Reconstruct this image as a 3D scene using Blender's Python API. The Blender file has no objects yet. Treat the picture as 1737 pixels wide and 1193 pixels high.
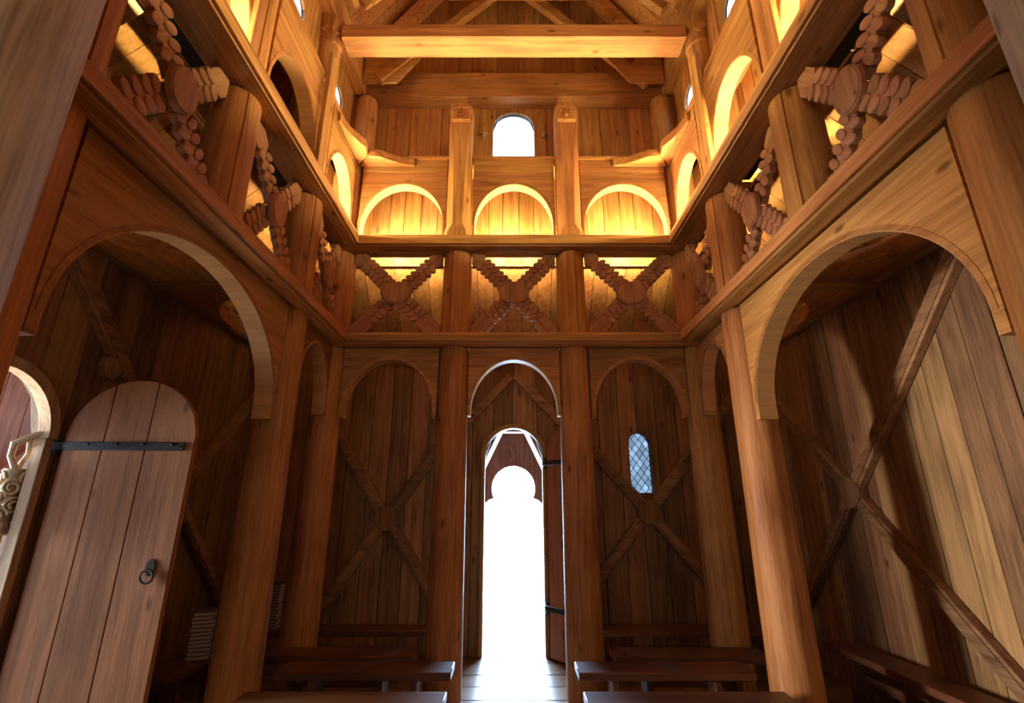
import bpy, bmesh, math, random
from mathutils import Vector, Matrix

random.seed(11)
scene = bpy.context.scene
COL = scene.collection

# ------------------------------------------------------------------ camera
F_PX, PITCH = 822.0, math.radians(17.58)
cam_data = bpy.data.cameras.new('camera')
cam_data.sensor_fit = 'HORIZONTAL'
cam_data.sensor_width = 36.0
cam_data.lens = 36.0 * F_PX / 1737.0
cam_data.clip_start = 0.05
cam = bpy.data.objects.new('camera', cam_data)
cam.location = (-0.02, 0.0, 1.6)
cam.rotation_euler = (math.pi / 2 + PITCH, 0, 0)
COL.objects.link(cam)
scene.camera = cam

# ------------------------------------------------------------------ sky, daylight, added fill, exposure
world = bpy.data.worlds.new('sky')
scene.world = world
world.use_nodes = True
bg = world.node_tree.nodes['Background']
bg.inputs['Color'].default_value = (0.50, 0.75, 1.0, 1)
bg.inputs['Strength'].default_value = 6.0


def area(name, loc, target, sx, sy, watts, col, spread=180):
    d = bpy.data.lights.new(name, 'AREA')
    d.shape = 'RECTANGLE'
    d.size, d.size_y = sx, sy
    d.energy = watts
    d.color = col
    d.spread = math.radians(spread)
    o = bpy.data.objects.new(name, d)
    o.location = loc
    o.rotation_euler = (Vector(target) - Vector(loc)).to_track_quat('-Z', 'Y').to_euler()
    COL.objects.link(o)
    return o


# daylight: bright ground and sky outside the open side portal and outside the open west door; then an added fill light
area('daylight_side_portal', (-7.6, 2.75, 1.6), (3.1, 2.9, 2.2), 1.7, 1.7, 1500, (1.0, 0.86, 0.71))
area('daylight_west_door', (0, 8.2, 1.3), (0, 4.0, 1.0), 1.2, 2.2, 650, (0.40, 0.64, 1.0))
area('added_rear_fill', (-0.3, -1.6, 2.0), (0.3, 3.5, 4.3), 1.6, 1.2, 14, (1.0, 0.80, 0.62), 120)  # added fill behind the camera, aimed upward; no window is built there

vs = scene.view_settings
vs.view_transform = 'Standard'
vs.look = 'None'
vs.exposure = 0.0
vs.gamma = 1.0
vs.use_curve_mapping = False
scene.cycles.max_bounces = 6
scene.cycles.diffuse_bounces = 4
scene.cycles.sample_clamp_indirect = 6.0
LAMP_STRENGTH = 470.0
scene.cycles.use_adaptive_sampling = True
scene.cycles.adaptive_threshold = 0.05

# ------------------------------------------------------------------ materials


def new_mat(name):
    m = bpy.data.materials.new(name)
    m.use_nodes = True
    nt = m.node_tree
    for n in list(nt.nodes):
        nt.nodes.remove(n)
    out = nt.nodes.new('ShaderNodeOutputMaterial')
    p = nt.nodes.new('ShaderNodeBsdfPrincipled')
    nt.links.new(p.outputs[0], out.inputs[0])
    return m, nt, p, out


def wood(name, dark, light, axis='z', rough=0.55, vary=0.35, scale=1.0, bump=0.25, knots=True, spec=0.35):
    m, nt, p, out = new_mat(name)
    N = nt.nodes.new
    L = nt.links.new
    tc = N('ShaderNodeTexCoord')
    oi = N('ShaderNodeObjectInfo')
    off = N('ShaderNodeVectorMath'); off.operation = 'SCALE'
    comb = N('ShaderNodeCombineXYZ')
    for i, k in enumerate((17.3, 41.7, 29.1)):
        mu = N('ShaderNodeMath'); mu.operation = 'MULTIPLY'; mu.inputs[1].default_value = k
        L(oi.outputs['Random'], mu.inputs[0]); L(mu.outputs[0], comb.inputs[i])
    L(comb.outputs[0], off.inputs[0]); off.inputs['Scale'].default_value = 1.0
    add = N('ShaderNodeVectorMath'); add.operation = 'ADD'
    L(tc.outputs['Object'], add.inputs[0]); L(off.outputs[0], add.inputs[1])
    mp = N('ShaderNodeMapping')
    s = [14.0 * scale] * 3
    s['xyz'.index(axis)] = 0.75 * scale
    mp.inputs['Scale'].default_value = s
    L(add.outputs[0], mp.inputs[0])
    n1 = N('ShaderNodeTexNoise'); n1.inputs['Scale'].default_value = 1.4; n1.inputs['Detail'].default_value = 3; n1.inputs['Roughness'].default_value = 0.62
    n1.inputs['Distortion'].default_value = 0.6
    L(mp.outputs[0], n1.inputs['Vector'])
    n2 = N('ShaderNodeTexNoise'); n2.inputs['Scale'].default_value = 7.0; n2.inputs['Detail'].default_value = 1
    L(mp.outputs[0], n2.inputs['Vector'])
    n3 = N('ShaderNodeTexNoise'); n3.inputs['Scale'].default_value = 2.2; n3.inputs['Detail'].default_value = 0
    L(add.outputs[0], n3.inputs['Vector'])
    mix1 = N('ShaderNodeMath'); mix1.operation = 'MULTIPLY_ADD'; mix1.inputs[1].default_value = 0.35
    L(n2.outputs['Fac'], mix1.inputs[0]); L(n1.outputs['Fac'], mix1.inputs[2])
    mix2 = N('ShaderNodeMath'); mix2.operation = 'MULTIPLY_ADD'; mix2.inputs[1].default_value = 0.35
    L(n3.outputs['Fac'], mix2.inputs[0]); L(mix1.outputs[0], mix2.inputs[2])
    ramp = N('ShaderNodeValToRGB')
    ramp.color_ramp.elements[0].position = 0.55
    ramp.color_ramp.elements[0].color = (*dark, 1)
    ramp.color_ramp.elements[1].position = 1.05
    ramp.color_ramp.elements[1].color = (*light, 1)
    L(mix2.outputs[0], ramp.inputs[0])
    # every piece a little lighter or darker, redder or yellower than the next
    hsv = N('ShaderNodeHueSaturation')
    mr = N('ShaderNodeMapRange'); mr.inputs['To Min'].default_value = 1 - vary; mr.inputs['To Max'].default_value = 1 + vary * 0.6
    L(oi.outputs['Random'], mr.inputs['Value']); L(mr.outputs[0], hsv.inputs['Value'])
    mr2 = N('ShaderNodeMapRange'); mr2.inputs['To Min'].default_value = 0.49; mr2.inputs['To Max'].default_value = 0.51
    fr = N('ShaderNodeMath'); fr.operation = 'FRACT'
    mu = N('ShaderNodeMath'); mu.operation = 'MULTIPLY'; mu.inputs[1].default_value = 7.77
    L(oi.outputs['Random'], mu.inputs[0]); L(mu.outputs[0], fr.inputs[0]); L(fr.outputs[0], mr2.inputs['Value']); L(mr2.outputs[0], hsv.inputs['Hue'])
    L(ramp.outputs[0], hsv.inputs['Color'])
    last = hsv.outputs[0]
    if knots:
        mk = N('ShaderNodeMapping')
        ks = [5.0] * 3; ks['xyz'.index(axis)] = 2.2
        mk.inputs['Scale'].default_value = ks
        L(add.outputs[0], mk.inputs[0])
        vo = N('ShaderNodeTexVoronoi'); vo.inputs['Scale'].default_value = 1.0
        L(mk.outputs[0], vo.inputs['Vector'])
        kr = N('ShaderNodeMapRange'); kr.inputs['From Min'].default_value = 0.05; kr.inputs['From Max'].default_value = 0.13
        kr.inputs['To Min'].default_value = 0.75; kr.inputs['To Max'].default_value = 0.0
        L(vo.outputs['Distance'], kr.inputs['Value'])
        mx = N('ShaderNodeMix'); mx.data_type = 'RGBA'
        L(kr.outputs[0], mx.inputs[0]); L(last, mx.inputs[6])
        mx.inputs[7].default_value = (dark[0] * 0.35, dark[1] * 0.28, dark[2] * 0.25, 1)
        last = mx.outputs[2]
    L(last, p.inputs['Base Color'])
    p.inputs['Roughness'].default_value = rough
    p.inputs['Specular IOR Level'].default_value = spec
    b = N('ShaderNodeBump'); b.inputs['Strength'].default_value = bump; b.inputs['Distance'].default_value = 0.004
    L(n2.outputs['Fac'], b.inputs['Height']); L(b.outputs[0], p.inputs['Normal'])
    return m


PD, PL = (0.28, 0.106, 0.028), (0.63, 0.312, 0.102)
W = {a: wood('pine_' + a, PD, PL, a) for a in 'xyz'}
WC = {a: wood('pine_carved_' + a, (0.28, 0.12, 0.058), (0.56, 0.29, 0.15), a, vary=0.12, knots=False) for a in 'xz'}
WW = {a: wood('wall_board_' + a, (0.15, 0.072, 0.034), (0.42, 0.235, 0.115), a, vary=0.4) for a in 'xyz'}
WCOL = wood('column_pine', PD, PL, 'z', vary=0.12)
WD = wood('door_board', (0.24, 0.098, 0.052), (0.48, 0.215, 0.118), 'z', vary=0.12)
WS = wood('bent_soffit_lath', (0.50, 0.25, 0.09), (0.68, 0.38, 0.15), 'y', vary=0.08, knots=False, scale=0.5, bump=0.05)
WF = wood('floor_board', (0.13, 0.07, 0.04), (0.34, 0.19, 0.10), 'x', rough=0.28, vary=0.3, spec=0.6)
WB = wood('bench_wood', (0.075, 0.028, 0.016), (0.19, 0.075, 0.038), 'x', rough=0.42, vary=0.25)
WG = wood('pale_pine', (0.26, 0.17, 0.095), (0.58, 0.42, 0.26), 'z', vary=0.1)  # greyed pale tone, puts daylight into near columns and portal frame
WR = wood('porch_board', (0.42, 0.16, 0.10), (0.78, 0.40, 0.29), 'z', vary=0.2)
DK = wood('dark_backing', (0.03, 0.015, 0.008), (0.06, 0.03, 0.015), 'z', knots=False)


def plain(name, col, rough=0.5, metal=0.0):
    m, nt, p, out = new_mat(name)
    n = nt.nodes.new('ShaderNodeTexNoise'); n.inputs['Scale'].default_value = 30
    mx = nt.nodes.new('ShaderNodeMix'); mx.data_type = 'RGBA'
    mx.inputs[6].default_value = (*[c * 0.75 for c in col], 1)
    mx.inputs[7].default_value = (*[min(1, c * 1.2) for c in col], 1)
    nt.links.new(n.outputs['Fac'], mx.inputs[0]); nt.links.new(mx.outputs[2], p.inputs['Base Color'])
    p.inputs['Roughness'].default_value = rough
    p.inputs['Metallic'].default_value = metal
    return m


IRON = plain('black_iron', (0.045, 0.05, 0.06), 0.45, 0.6)
LEAD = plain('lead_came', (0.03, 0.03, 0.035), 0.6, 0.3)
PAPER = plain('page_paper', (0.62, 0.56, 0.50), 0.8)
COVER = plain('book_cover', (0.09, 0.035, 0.03), 0.5)
GROUND = plain('pale_gravel', (0.55, 0.52, 0.48), 0.9)


def emit(name, col, s):
    m, nt, p, out = new_mat(name)
    nt.nodes.remove(p)
    e = nt.nodes.new('ShaderNodeEmission')
    e.inputs[0].default_value = (*col, 1); e.inputs[1].default_value = s
    nt.links.new(e.outputs[0], out.inputs[0])
    return m


LAMP = emit('warm_lamp_tube', (1.0, 0.77, 0.37), LAMP_STRENGTH)


def glass(name, tint):
    m, nt, p, out = new_mat(name)
    nt.nodes.remove(p)
    t = nt.nodes.new('ShaderNodeBsdfTransparent')
    oi = nt.nodes.new('ShaderNodeObjectInfo')
    mx = nt.nodes.new('ShaderNodeMix'); mx.data_type = 'RGBA'
    mx.inputs[6].default_value = (*[c * 0.75 for c in tint], 1)
    mx.inputs[7].default_value = (*[min(1, c * 1.15) for c in tint], 1)
    nt.links.new(oi.outputs['Random'], mx.inputs[0]); nt.links.new(mx.outputs[2], t.inputs[0])
    g = nt.nodes.new('ShaderNodeBsdfGlossy'); g.inputs['Roughness'].default_value = 0.05
    ms = nt.nodes.new('ShaderNodeMixShader'); ms.inputs[0].default_value = 0.05
    nt.links.new(t.outputs[0], ms.inputs[1]); nt.links.new(g.outputs[0], ms.inputs[2]); nt.links.new(ms.outputs[0], out.inputs[0])
    return m


GLASS_OLD = glass('old_tinted_glass', (0.34, 0.35, 0.37))
GLASS_CLEAR = glass('clear_glass', (0.9, 0.9, 0.9))

# ------------------------------------------------------------------ mesh helpers


class MB:
    def __init__(s):
        s.v, s.f = [], []

    def poly(s, pts):
        i = len(s.v); s.v += [tuple(p) for p in pts]; s.f.append(tuple(range(i, i + len(pts))))

    def hexa(s, p):
        # p: 4 bottom + 4 top, same winding (ccw seen from the top)
        i = len(s.v); s.v += [tuple(q) for q in p]
        for f in ((3, 2, 1, 0), (4, 5, 6, 7), (0, 1, 5, 4), (1, 2, 6, 5), (2, 3, 7, 6), (3, 0, 4, 7)):
            s.f.append(tuple(i + k for k in f))
        return s

    def box(s, x0, x1, y0, y1, z0, z1):
        return s.hexa([(x0, y0, z0), (x1, y0, z0), (x1, y1, z0), (x0, y1, z0), (x0, y0, z1), (x1, y0, z1), (x1, y1, z1), (x0, y1, z1)])

    def prism(s, poly, a, b, plane='xz'):
        # poly: 2-D outline; extruded from a to b along the third axis
        def P(u, w, d):
            return (u, d, w) if plane == 'xz' else (u, w, d) if plane == 'xy' else (d, u, w)
        n = len(poly); i = len(s.v)
        s.v += [P(u, w, a) for u, w in poly] + [P(u, w, b) for u, w in poly]
        s.f.append(tuple(range(i, i + n)))
        s.f.append(tuple(range(i + 2 * n - 1, i + n - 1, -1)))
        for k in range(n):
            k2 = (k + 1) % n
            s.f.append((i + k2, i + k, i + n + k, i + n + k2))
        return s

    def lathe(s, prof, n=24, cx=0, cy=0, angles=None, inset=None):
        A = angles or [2 * math.pi * k / n for k in range(n)]
        n = len(A); i = len(s.v)
        for (r, z) in prof:
            for k, a in enumerate(A):
                rr = r * (inset[k] if inset else 1)
                s.v.append((cx + rr * math.cos(a), cy + rr * math.sin(a), z))
        m = len(prof)
        for j in range(m - 1):
            for k in range(n):
                k2 = (k + 1) % n
                s.f.append((i + j * n + k, i + j * n + k2, i + (j + 1) * n + k2, i + (j + 1) * n + k))
        s.f.append(tuple(i + k for k in range(n - 1, -1, -1)))
        s.f.append(tuple(i + (m - 1) * n + k for k in range(n)))
        return s

    def tube(s, path, r, n=8, closed=False):
        pts = [Vector(p) for p in path]
        rr = r if isinstance(r, (list, tuple)) else [r] * len(pts)
        i = len(s.v); m = len(pts); up = None
        for j, p in enumerate(pts):
            t = (pts[(j + 1) % m] - pts[j - 1]) if closed else (pts[min(j + 1, m - 1)] - pts[max(j - 1, 0)])
            t.normalize()
            if up is None:
                up = t.orthogonal().normalized()
            up = (up - t * up.dot(t))
            up = up.normalized() if up.length > 1e-6 else t.orthogonal().normalized()
            w = t.cross(up)
            for k in range(n):
                a = 2 * math.pi * k / n
                s.v.append(tuple(p + (up * math.cos(a) + w * math.sin(a)) * rr[j]))
        for j in range(m if closed else m - 1):
            j2 = (j + 1) % m
            for k in range(n):
                k2 = (k + 1) % n
                s.f.append((i + j * n + k, i + j * n + k2, i + j2 * n + k2, i + j2 * n + k))
        if not closed:
            s.f.append(tuple(i + k for k in range(n - 1, -1, -1)))
            s.f.append(tuple(i + (m - 1) * n + k for k in range(n)))
        return s

    def mesh(s, name, mat, bevel=0.0, smooth=40):
        me = bpy.data.meshes.new(name)
        me.from_pydata(s.v, [], s.f)
        bm = bmesh.new(); bm.from_mesh(me)
        bmesh.ops.recalc_face_normals(bm, faces=bm.faces)
        if bevel:
            ed = [e for e in bm.edges if len(e.link_faces) == 2 and e.calc_face_angle(0) > 0.9]
            bmesh.ops.bevel(bm, geom=ed, offset=bevel, segments=1, affect='EDGES', clamp_overlap=True)
        bm.to_mesh(me); bm.free()
        if smooth:
            me.shade_smooth()
            me.set_sharp_from_angle(angle=math.radians(smooth))
        me.materials.append(mat)
        return me

    def build(s, name, mat, parent=None, loc=(0, 0, 0), rot=(0, 0, 0), bevel=0.0, smooth=40):
        return link(name, s.mesh(name, mat, bevel, smooth), parent, loc, rot)


def link(name, me, parent=None, loc=(0, 0, 0), rot=(0, 0, 0)):
    o = bpy.data.objects.new(name, me)
    COL.objects.link(o)
    o.parent = parent
    o.location = loc
    o.rotation_euler = rot
    return o


def tag(o, label, cat, group=None):
    o['label'] = label
    o['category'] = cat
    if group:
        o['group'] = group
    return o


def thing(name, label, cat, loc=(0, 0, 0), rotz=0.0, group=None):
    o = link(name, None, None, loc, (0, 0, rotz))
    return tag(o, label, cat, group)


def struct(o):
    o['kind'] = 'structure'
    return o


def sempty(name, loc=(0, 0, 0), rotz=0.0):
    return struct(link(name, None, None, loc, (0, 0, rotz)))


def arc(cx, cz, rx, rz, a0, a1, n):
    return [(cx + rx * math.cos(math.radians(a0 + (a1 - a0) * k / n)), cz + rz * math.sin(math.radians(a0 + (a1 - a0) * k / n))) for k in range(n + 1)]


def clip(poly, a, b, c):
    # keep a*x + b*y <= c
    out = []
    for k in range(len(poly)):
        p, q = poly[k], poly[(k + 1) % len(poly)]
        dp, dq = a * p[0] + b * p[1] - c, a * q[0] + b * q[1] - c
        if dp <= 0:
            out.append(p)
        if dp * dq < 0:
            t = dp / (dp - dq)
            out.append((p[0] + (q[0] - p[0]) * t, p[1] + (q[1] - p[1]) * t))
    return out


def bar(p0, p1, w):
    # a straight 2-D board outline of width w
    d = Vector((p1[0] - p0[0], p1[1] - p0[1])).normalized() * (w / 2)
    n = (-d.y, d.x)
    return [(p0[0] - n[0], p0[1] - n[1]), (p1[0] - n[0], p1[1] - n[1]), (p1[0] + n[0], p1[1] + n[1]), (p0[0] + n[0], p0[1] + n[1])]


# ------------------------------------------------------------------ plan of the nave (metres; camera stands at the origin, 1.6 up)
X1, Y1 = 1.92, 4.88                 # centres of the arcade posts
YC2, YM, YC3 = 3.84, 2.68, 1.55     # side posts
XF = 0.625                          # posts beside the middle bay of the far side
R_POST = 0.152
D2, W2 = 6.11, 3.15                 # inner faces of the outer walls
Z_S0, Z_S1 = 3.176, 3.28            # lower string beam
Z_R0, Z_R1 = 4.29, 4.41             # upper string beam
Z_PAN = 5.50                        # top of the upper arch panels
Z_WP0, Z_WP1 = 6.42, 6.78           # wall plate under the roof
Z_EAVE = 3.62                       # top of the outer walls
Y_NEAR = -1.8
HALF = math.pi / 2


def frame(side):
    """position and turn of the local frame of a side: local +x along the wall, +y outward"""
    return {'far': 0.0, 'right': -HALF, 'left': HALF}[side]


def at(side, u, off, z=0.0):
    if side == 'far':
        return (u, Y1 + off, z)
    return (X1 + off, u, z) if side == 'right' else (-X1 - off, u, z)


# ------------------------------------------------------------------ walls of planks, with openings cut into the planks


class Hole:
    def __init__(s, c, hw, z0, zs, rise, round_bottom=False):
        s.a, s.b, s.c, s.hw, s.z0, s.zs, s.rise, s.rb = c - hw, c + hw, c, hw, z0, zs, rise, round_bottom

    def top(s, u):
        return s.zs + s.rise * math.sqrt(max(0, 1 - ((u - s.c) / s.hw) ** 2))

    def bot(s, u):
        return s.zs - s.rise * math.sqrt(max(0, 1 - ((u - s.c) / s.hw) ** 2)) if s.rb else s.z0


def strip(mb, u0, u1, z0, z1, y0, y1, holes, topf=None):
    """one board from u0 to u1 with the holes left open"""
    cuts = sorted({u0, u1} | {x for h in holes for x in (h.a, h.b) if u0 < x < u1})
    for a, b in zip(cuts, cuts[1:]):
        mid = (a + b) / 2
        hs = sorted([h for h in holes if h.a <= mid <= h.b], key=lambda h: h.zs)
        T = topf or (lambda u: z1)
        if not hs:
            mb.prism([(a, z0), (b, z0), (b, T(b)), (a, T(a))], y0, y1)
            continue
        h = hs[0]
        us = [a + (b - a) * k / 10 for k in range(11)]
        if h.z0 > z0 + 1e-4 or h.rb:
            mb.prism([(a, z0), (b, z0)] + [(u, h.bot(u)) for u in reversed(us)], y0, y1)
        mb.prism([(u, h.top(u)) for u in us] + [(b, T(b)), (a, T(a))], y0, y1)
    return mb


def plank_wall(parent, u0, u1, z0, z1, holes, width, mat, thick=0.03, gap=0.007, topf=None, jitter=0.004, back=0.05, y=0.0, back_mat=None):
    """planks stand from y (face) to y+thick; a backing board behind closes the joints"""
    u = u0
    while u < u1 - 0.02:
        w = width * random.uniform(0.82, 1.2)
        e = min(u1, u + w)
        if u1 - e < width * 0.4:
            e = u1
        hs = [h for h in holes if h.a < e and h.b > u]
        j = random.uniform(-jitter, jitter)
        c = (u + e) / 2
        mb = MB()
        sh = [Hole(h.c - c, h.hw, h.z0, h.zs, h.rise, h.rb) for h in hs]
        tf = (lambda uu, cc=c: topf(uu + cc)) if topf else None
        strip(mb, u - c + gap / 2, e - c - gap / 2, z0, z1, y + j, y + thick, sh, tf)
        mb.build('plank', mat, parent, (c, 0, 0), bevel=0 if hs or topf else 0.003)
        u = e
    if back:
        mb = MB()
        strip(mb, u0, u1, z0, z1, y + thick + 0.001, y + thick + back, holes, topf)
        mb.build('backing', back_mat or DK, parent)


# floor -------------------------------------------------------------
floor = sempty('floor')
y = Y_NEAR
while y < 7.5:
    w = random.uniform(0.27, 0.34)
    hw = W2 + 0.1 if y < D2 - 0.05 else 1.35
    MB().box(-hw, hw, -w / 2 + 0.004, w / 2 - 0.004, -0.05, random.uniform(-0.003, 0.002)).build('plank', WF, floor, (0, y + w / 2, 0), bevel=0.004)
    y += w
MB().box(-W2 - 0.1, W2 + 0.1, Y_NEAR, D2 + 0.1, -0.12, -0.051).build('backing', DK, floor)
gr = MB().box(-40, 40, -30, 60, -0.5, -0.14).build('ground', GROUND)
struct(gr)

# outer walls -------------------------------------------------------
portal_far = Hole(0.0, 0.354, 0.0, 2.165, 0.355)
win_far = Hole(1.57, 0.135, 1.74, 2.33, 0.135)
wf = sempty('wall_far', (0, D2, 0))
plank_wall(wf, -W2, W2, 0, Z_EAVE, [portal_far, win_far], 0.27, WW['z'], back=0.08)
# left wall: local frame turned +90, local x = world y
PORT_C, PORT_W = 2.82, 0.385
portal_left = Hole(PORT_C, PORT_W + 0.065, 0.0, 2.02, 0.45)
wl = sempty('wall_left', (-W2, 0, 0), HALF)
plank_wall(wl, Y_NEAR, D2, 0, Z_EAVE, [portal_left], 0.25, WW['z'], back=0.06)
wr = sempty('wall_right', (W2, 0, 0), -HALF)
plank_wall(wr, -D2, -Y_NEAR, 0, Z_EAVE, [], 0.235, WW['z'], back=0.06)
wn = sempty('wall_near', (0, Y_NEAR, 0), math.pi)
MB().box(-W2, W2, 0, 0.1, 0, 10).build('backing', WW['z'], wn)

# clerestory walls --------------------------------------------------
OFF_HI, OFF_LO, Z_LO0 = 0.08, 0.27, 4.58
win_up = Hole(0.0, 0.258, 5.66, 6.12, 0.24)
PITCH_T = math.tan(math.radians(55))
GABLE = lambda u: Z_WP1 + max(0.02, (2.10 - abs(u)) * PITCH_T)
wu = sempty('wall_upper_far', (0, Y1, 0))
plank_wall(wu, -1.99, 1.99, Z_PAN + 0.03, 9.0, [win_up], 0.34, W['z'], y=OFF_HI, back=0.04, topf=GABLE)
plank_wall(wu, -2.27, 2.27, Z_LO0, Z_PAN + 0.02, [], 0.19, W['z'], y=OFF_LO, back=0.04)
MB().box(-2.25, 2.25, -0.12, 0.34, Z_PAN, Z_PAN + 0.03).build('ledge_board', W['x'], wu)
PH = [4.33, 3.26, 2.1]
for side, s in (('left', 1), ('right', -1)):
    w = sempty('wall_upper_' + side, (-X1 if side == 'left' else X1, 0, 0), HALF * s)
    hs = [Hole(s * v, 0.135, 0, 5.97, 0.135, True) for v in PH]
    lo, hi = sorted((s * Y_NEAR, s * (Y1 + 0.07)))
    plank_wall(w, lo, hi, Z_PAN + 0.03, Z_WP1, hs, 0.25, W['z'], thick=0.02, y=OFF_HI - 0.03, back=0.012)
    lo, hi = sorted((s * Y_NEAR, s * (Y1 + 0.34)))
    plank_wall(w, lo, hi, 4.43, Z_PAN + 0.02, [], 0.19, W['z'], y=OFF_LO, back=0.04)
    MB().box(lo, hi, -0.12, 0.34, Z_PAN, Z_PAN + 0.03).build('ledge_board', W['x'], w)
    for v in (YC2, YM, YC3):
        MB().box(-0.07, 0.07, 0.10, OFF_LO - 0.006, Z_R1 + 0.02, Z_PAN - 0.001).build('light_divider', W['z'], w, (s * v, 0, 0))  # added unseen dividers, keep lamp light out of the next bay

# aisle ceilings: boards running down the slope -------------------------
A0, A1, ZA0, ZA1 = 0.29, 1.33, 4.60, 3.60


def aisle_ceiling(side, u0, u1):
    c = sempty('ceiling_aisle_' + side, at(side, 0, 0) if side != 'far' else (0, Y1, 0), frame(side))
    lim = X1 if side == 'far' else Y1

    def top_off(u):
        a = abs(u) - lim if side == 'far' else (u if side == 'left' else -u) - lim
        return min(A1 - 0.01, max(A0, a))

    def zz(o):
        return ZA0 + (o - A0) / (A1 - A0) * (ZA1 - ZA0)
    u = u0
    while u < u1 - 0.01:
        e = min(u1, u + 0.19 * random.uniform(0.85, 1.15))
        a, b = u + 0.003, e - 0.003
        ta, tb = top_off(a), top_off(b)
        m = (a + b) / 2
        if ta < A1 - 0.03 or tb < A1 - 0.03:
            p = [(a - m, A1, ZA1), (a - m, ta, zz(ta)), (b - m, tb, zz(tb)), (b - m, A1, ZA1)]
            MB().hexa([(x, y_, z_) for x, y_, z_ in p] + [(x, y_, z_ + 0.03) for x, y_, z_ in p]).build('plank', W['y'], c, (m, 0, 0))
        u = e
    p = [(u0, A1 + 0.1, ZA1 - 0.03), (u0, A0 - 0.02, ZA0 + 0.05), (u1, A0 - 0.02, ZA0 + 0.05), (u1, A1 + 0.1, ZA1 - 0.03)]
    p = [(u0, A1 + 0.1, zz(A1 + 0.1) + 0.035), (u0, A0 - 0.02, zz(A0 - 0.02) + 0.035), (u1, A0 - 0.02, zz(A0 - 0.02) + 0.035), (u1, A1 + 0.1, zz(A1 + 0.1) + 0.035)]
    MB().hexa(p + [(x, y_, z_ + 0.05) for x, y_, z_ in p]).build('backing', DK, c)


aisle_ceiling('far', -W2 - 0.1, W2 + 0.1)
aisle_ceiling('left', Y_NEAR, D2 + 0.1)
aisle_ceiling('right', -D2 - 0.1, -Y_NEAR)

# nave ceiling --------------------------------------------------------
ceil = sempty('ceiling')
ZR = Z_WP1 + 2.05 * PITCH_T
for s in (-1, 1):
    y = Y_NEAR
    while y < Y1 + 0.2:
        e = min(Y1 + 0.22, y + 0.24 * random.uniform(0.85, 1.15))
        h = (e - y) / 2 - 0.003
        p = [(s * 2.05, -h, Z_WP1), (s * 2.05, h, Z_WP1), (0, h, ZR), (0, -h, ZR)]
        MB().hexa(p + [(x + s * 0.04, y_, z_ + 0.02) for x, y_, z_ in p]).build('plank', W['x'], ceil, (0, (y + e) / 2, 0))
        y = e
    p = [(s * 2.2, Y_NEAR, Z_WP1 - 0.15), (s * 2.2, Y1 + 0.3, Z_WP1 - 0.15), (0, Y1 + 0.3, ZR + 0.08), (0, Y_NEAR, ZR + 0.08)]
    MB().hexa(p + [(x + s * 0.05, y_, z_ + 0.05) for x, y_, z_ in p]).build('backing', DK, ceil)

# ------------------------------------------------------------------ columns


def shaft(r0, r1, z0, z1, seed, crack=None, top_round=0.0, rough=0.02):
    rnd = random.Random(seed)
    n = 28
    A = [2 * math.pi * k / n for k in range(n)]
    ins = [1 + rnd.uniform(-rough, rough) * 0.5 for _ in A]
    if crack is not None:
        A = [a for a in A if abs((a - crack + math.pi) % (2 * math.pi) - math.pi) > 0.07]
        ins = [1.0] * len(A)
        for da, k in ((-0.034, 1.0), (0, 0.9), (0.034, 1.0)):
            A.append((crack + da) % (2 * math.pi)); ins.append(k)
        z = sorted(zip(A, ins)); A = [q[0] for q in z]; ins = [q[1] for q in z]
    prof = []
    m = 9
    for j in range(m + 1):
        t = j / m
        prof.append(((r0 + (r1 - r0) * t) * (1 + rnd.uniform(-rough, rough) * 0.4), z0 + (z1 - z0 - top_round) * t))
    if top_round:
        r = prof[-1][0]
        prof += [(r * 0.97, z1 - top_round * 0.55), (r * 0.88, z1 - top_round * 0.2), (r * 0.72, z1)]
    return MB().lathe(prof, angles=A, inset=ins)


def cang(x, y_):
    """direction on the post that faces the camera, a little to one side"""
    return math.atan2(-y_, -x)


def capital(parent, x, y_, z0, z1, r):
    prof = [(r * 0.98, z0), (r * 1.12, z0 + 0.02), (r * 1.02, z0 + 0.05), (r * 1.15, z0 + (z1 - z0) * 0.55), (r * 1.32, z1 - 0.05), (r * 1.3, z1)]
    cp = MB().lathe(prof, 24, 0, 0).build('capital', WCOL, parent, (0, 0, 0))
    mb = MB()
    for k in range(6):
        a = 2 * math.pi * k / 6 + 0.3
        path = []
        for j in range(15):
            t = j / 14
            rr = 0.055 * (1 - 0.75 * t)
            b = 3.6 * math.pi * t
            path.append((math.cos(a) * r * 1.13 - math.sin(a) * rr * math.cos(b), math.sin(a) * r * 1.13 + math.cos(a) * rr * math.cos(b), (z0 + z1) / 2 + rr * math.sin(b)))
        mb.tube(path, 0.013, 6)
    mb.build('scroll', WCOL, cp)
    return cp


def column(x, y_, label, seed, lower=True, clere=True, crack=0.5, cap=False, r=R_POST, name='round_column'):
    o = thing(name, label, 'column', (x, y_, 0))
    ca = cang(x, y_) + crack
    if lower:
        shaft(r * 1.13, r * 0.98, 0.0, Z_S0, seed, None, 0.03).build('lower_shaft', WCOL, o)
    shaft(r * 1.06, r, Z_S1, Z_R0, seed + 1, ca, 0.05).build('middle_shaft', WCOL, o)
    if clere:
        shaft(r * 0.84, r * 0.78, Z_R1, Z_WP0, seed + 2, ca + 0.15).build('upper_shaft', WCOL, o)
        if cap:
            capital(o, 0, 0, Z_WP0 - 0.34, Z_WP0 - 0.005, r * 0.8)
    return o


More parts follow.
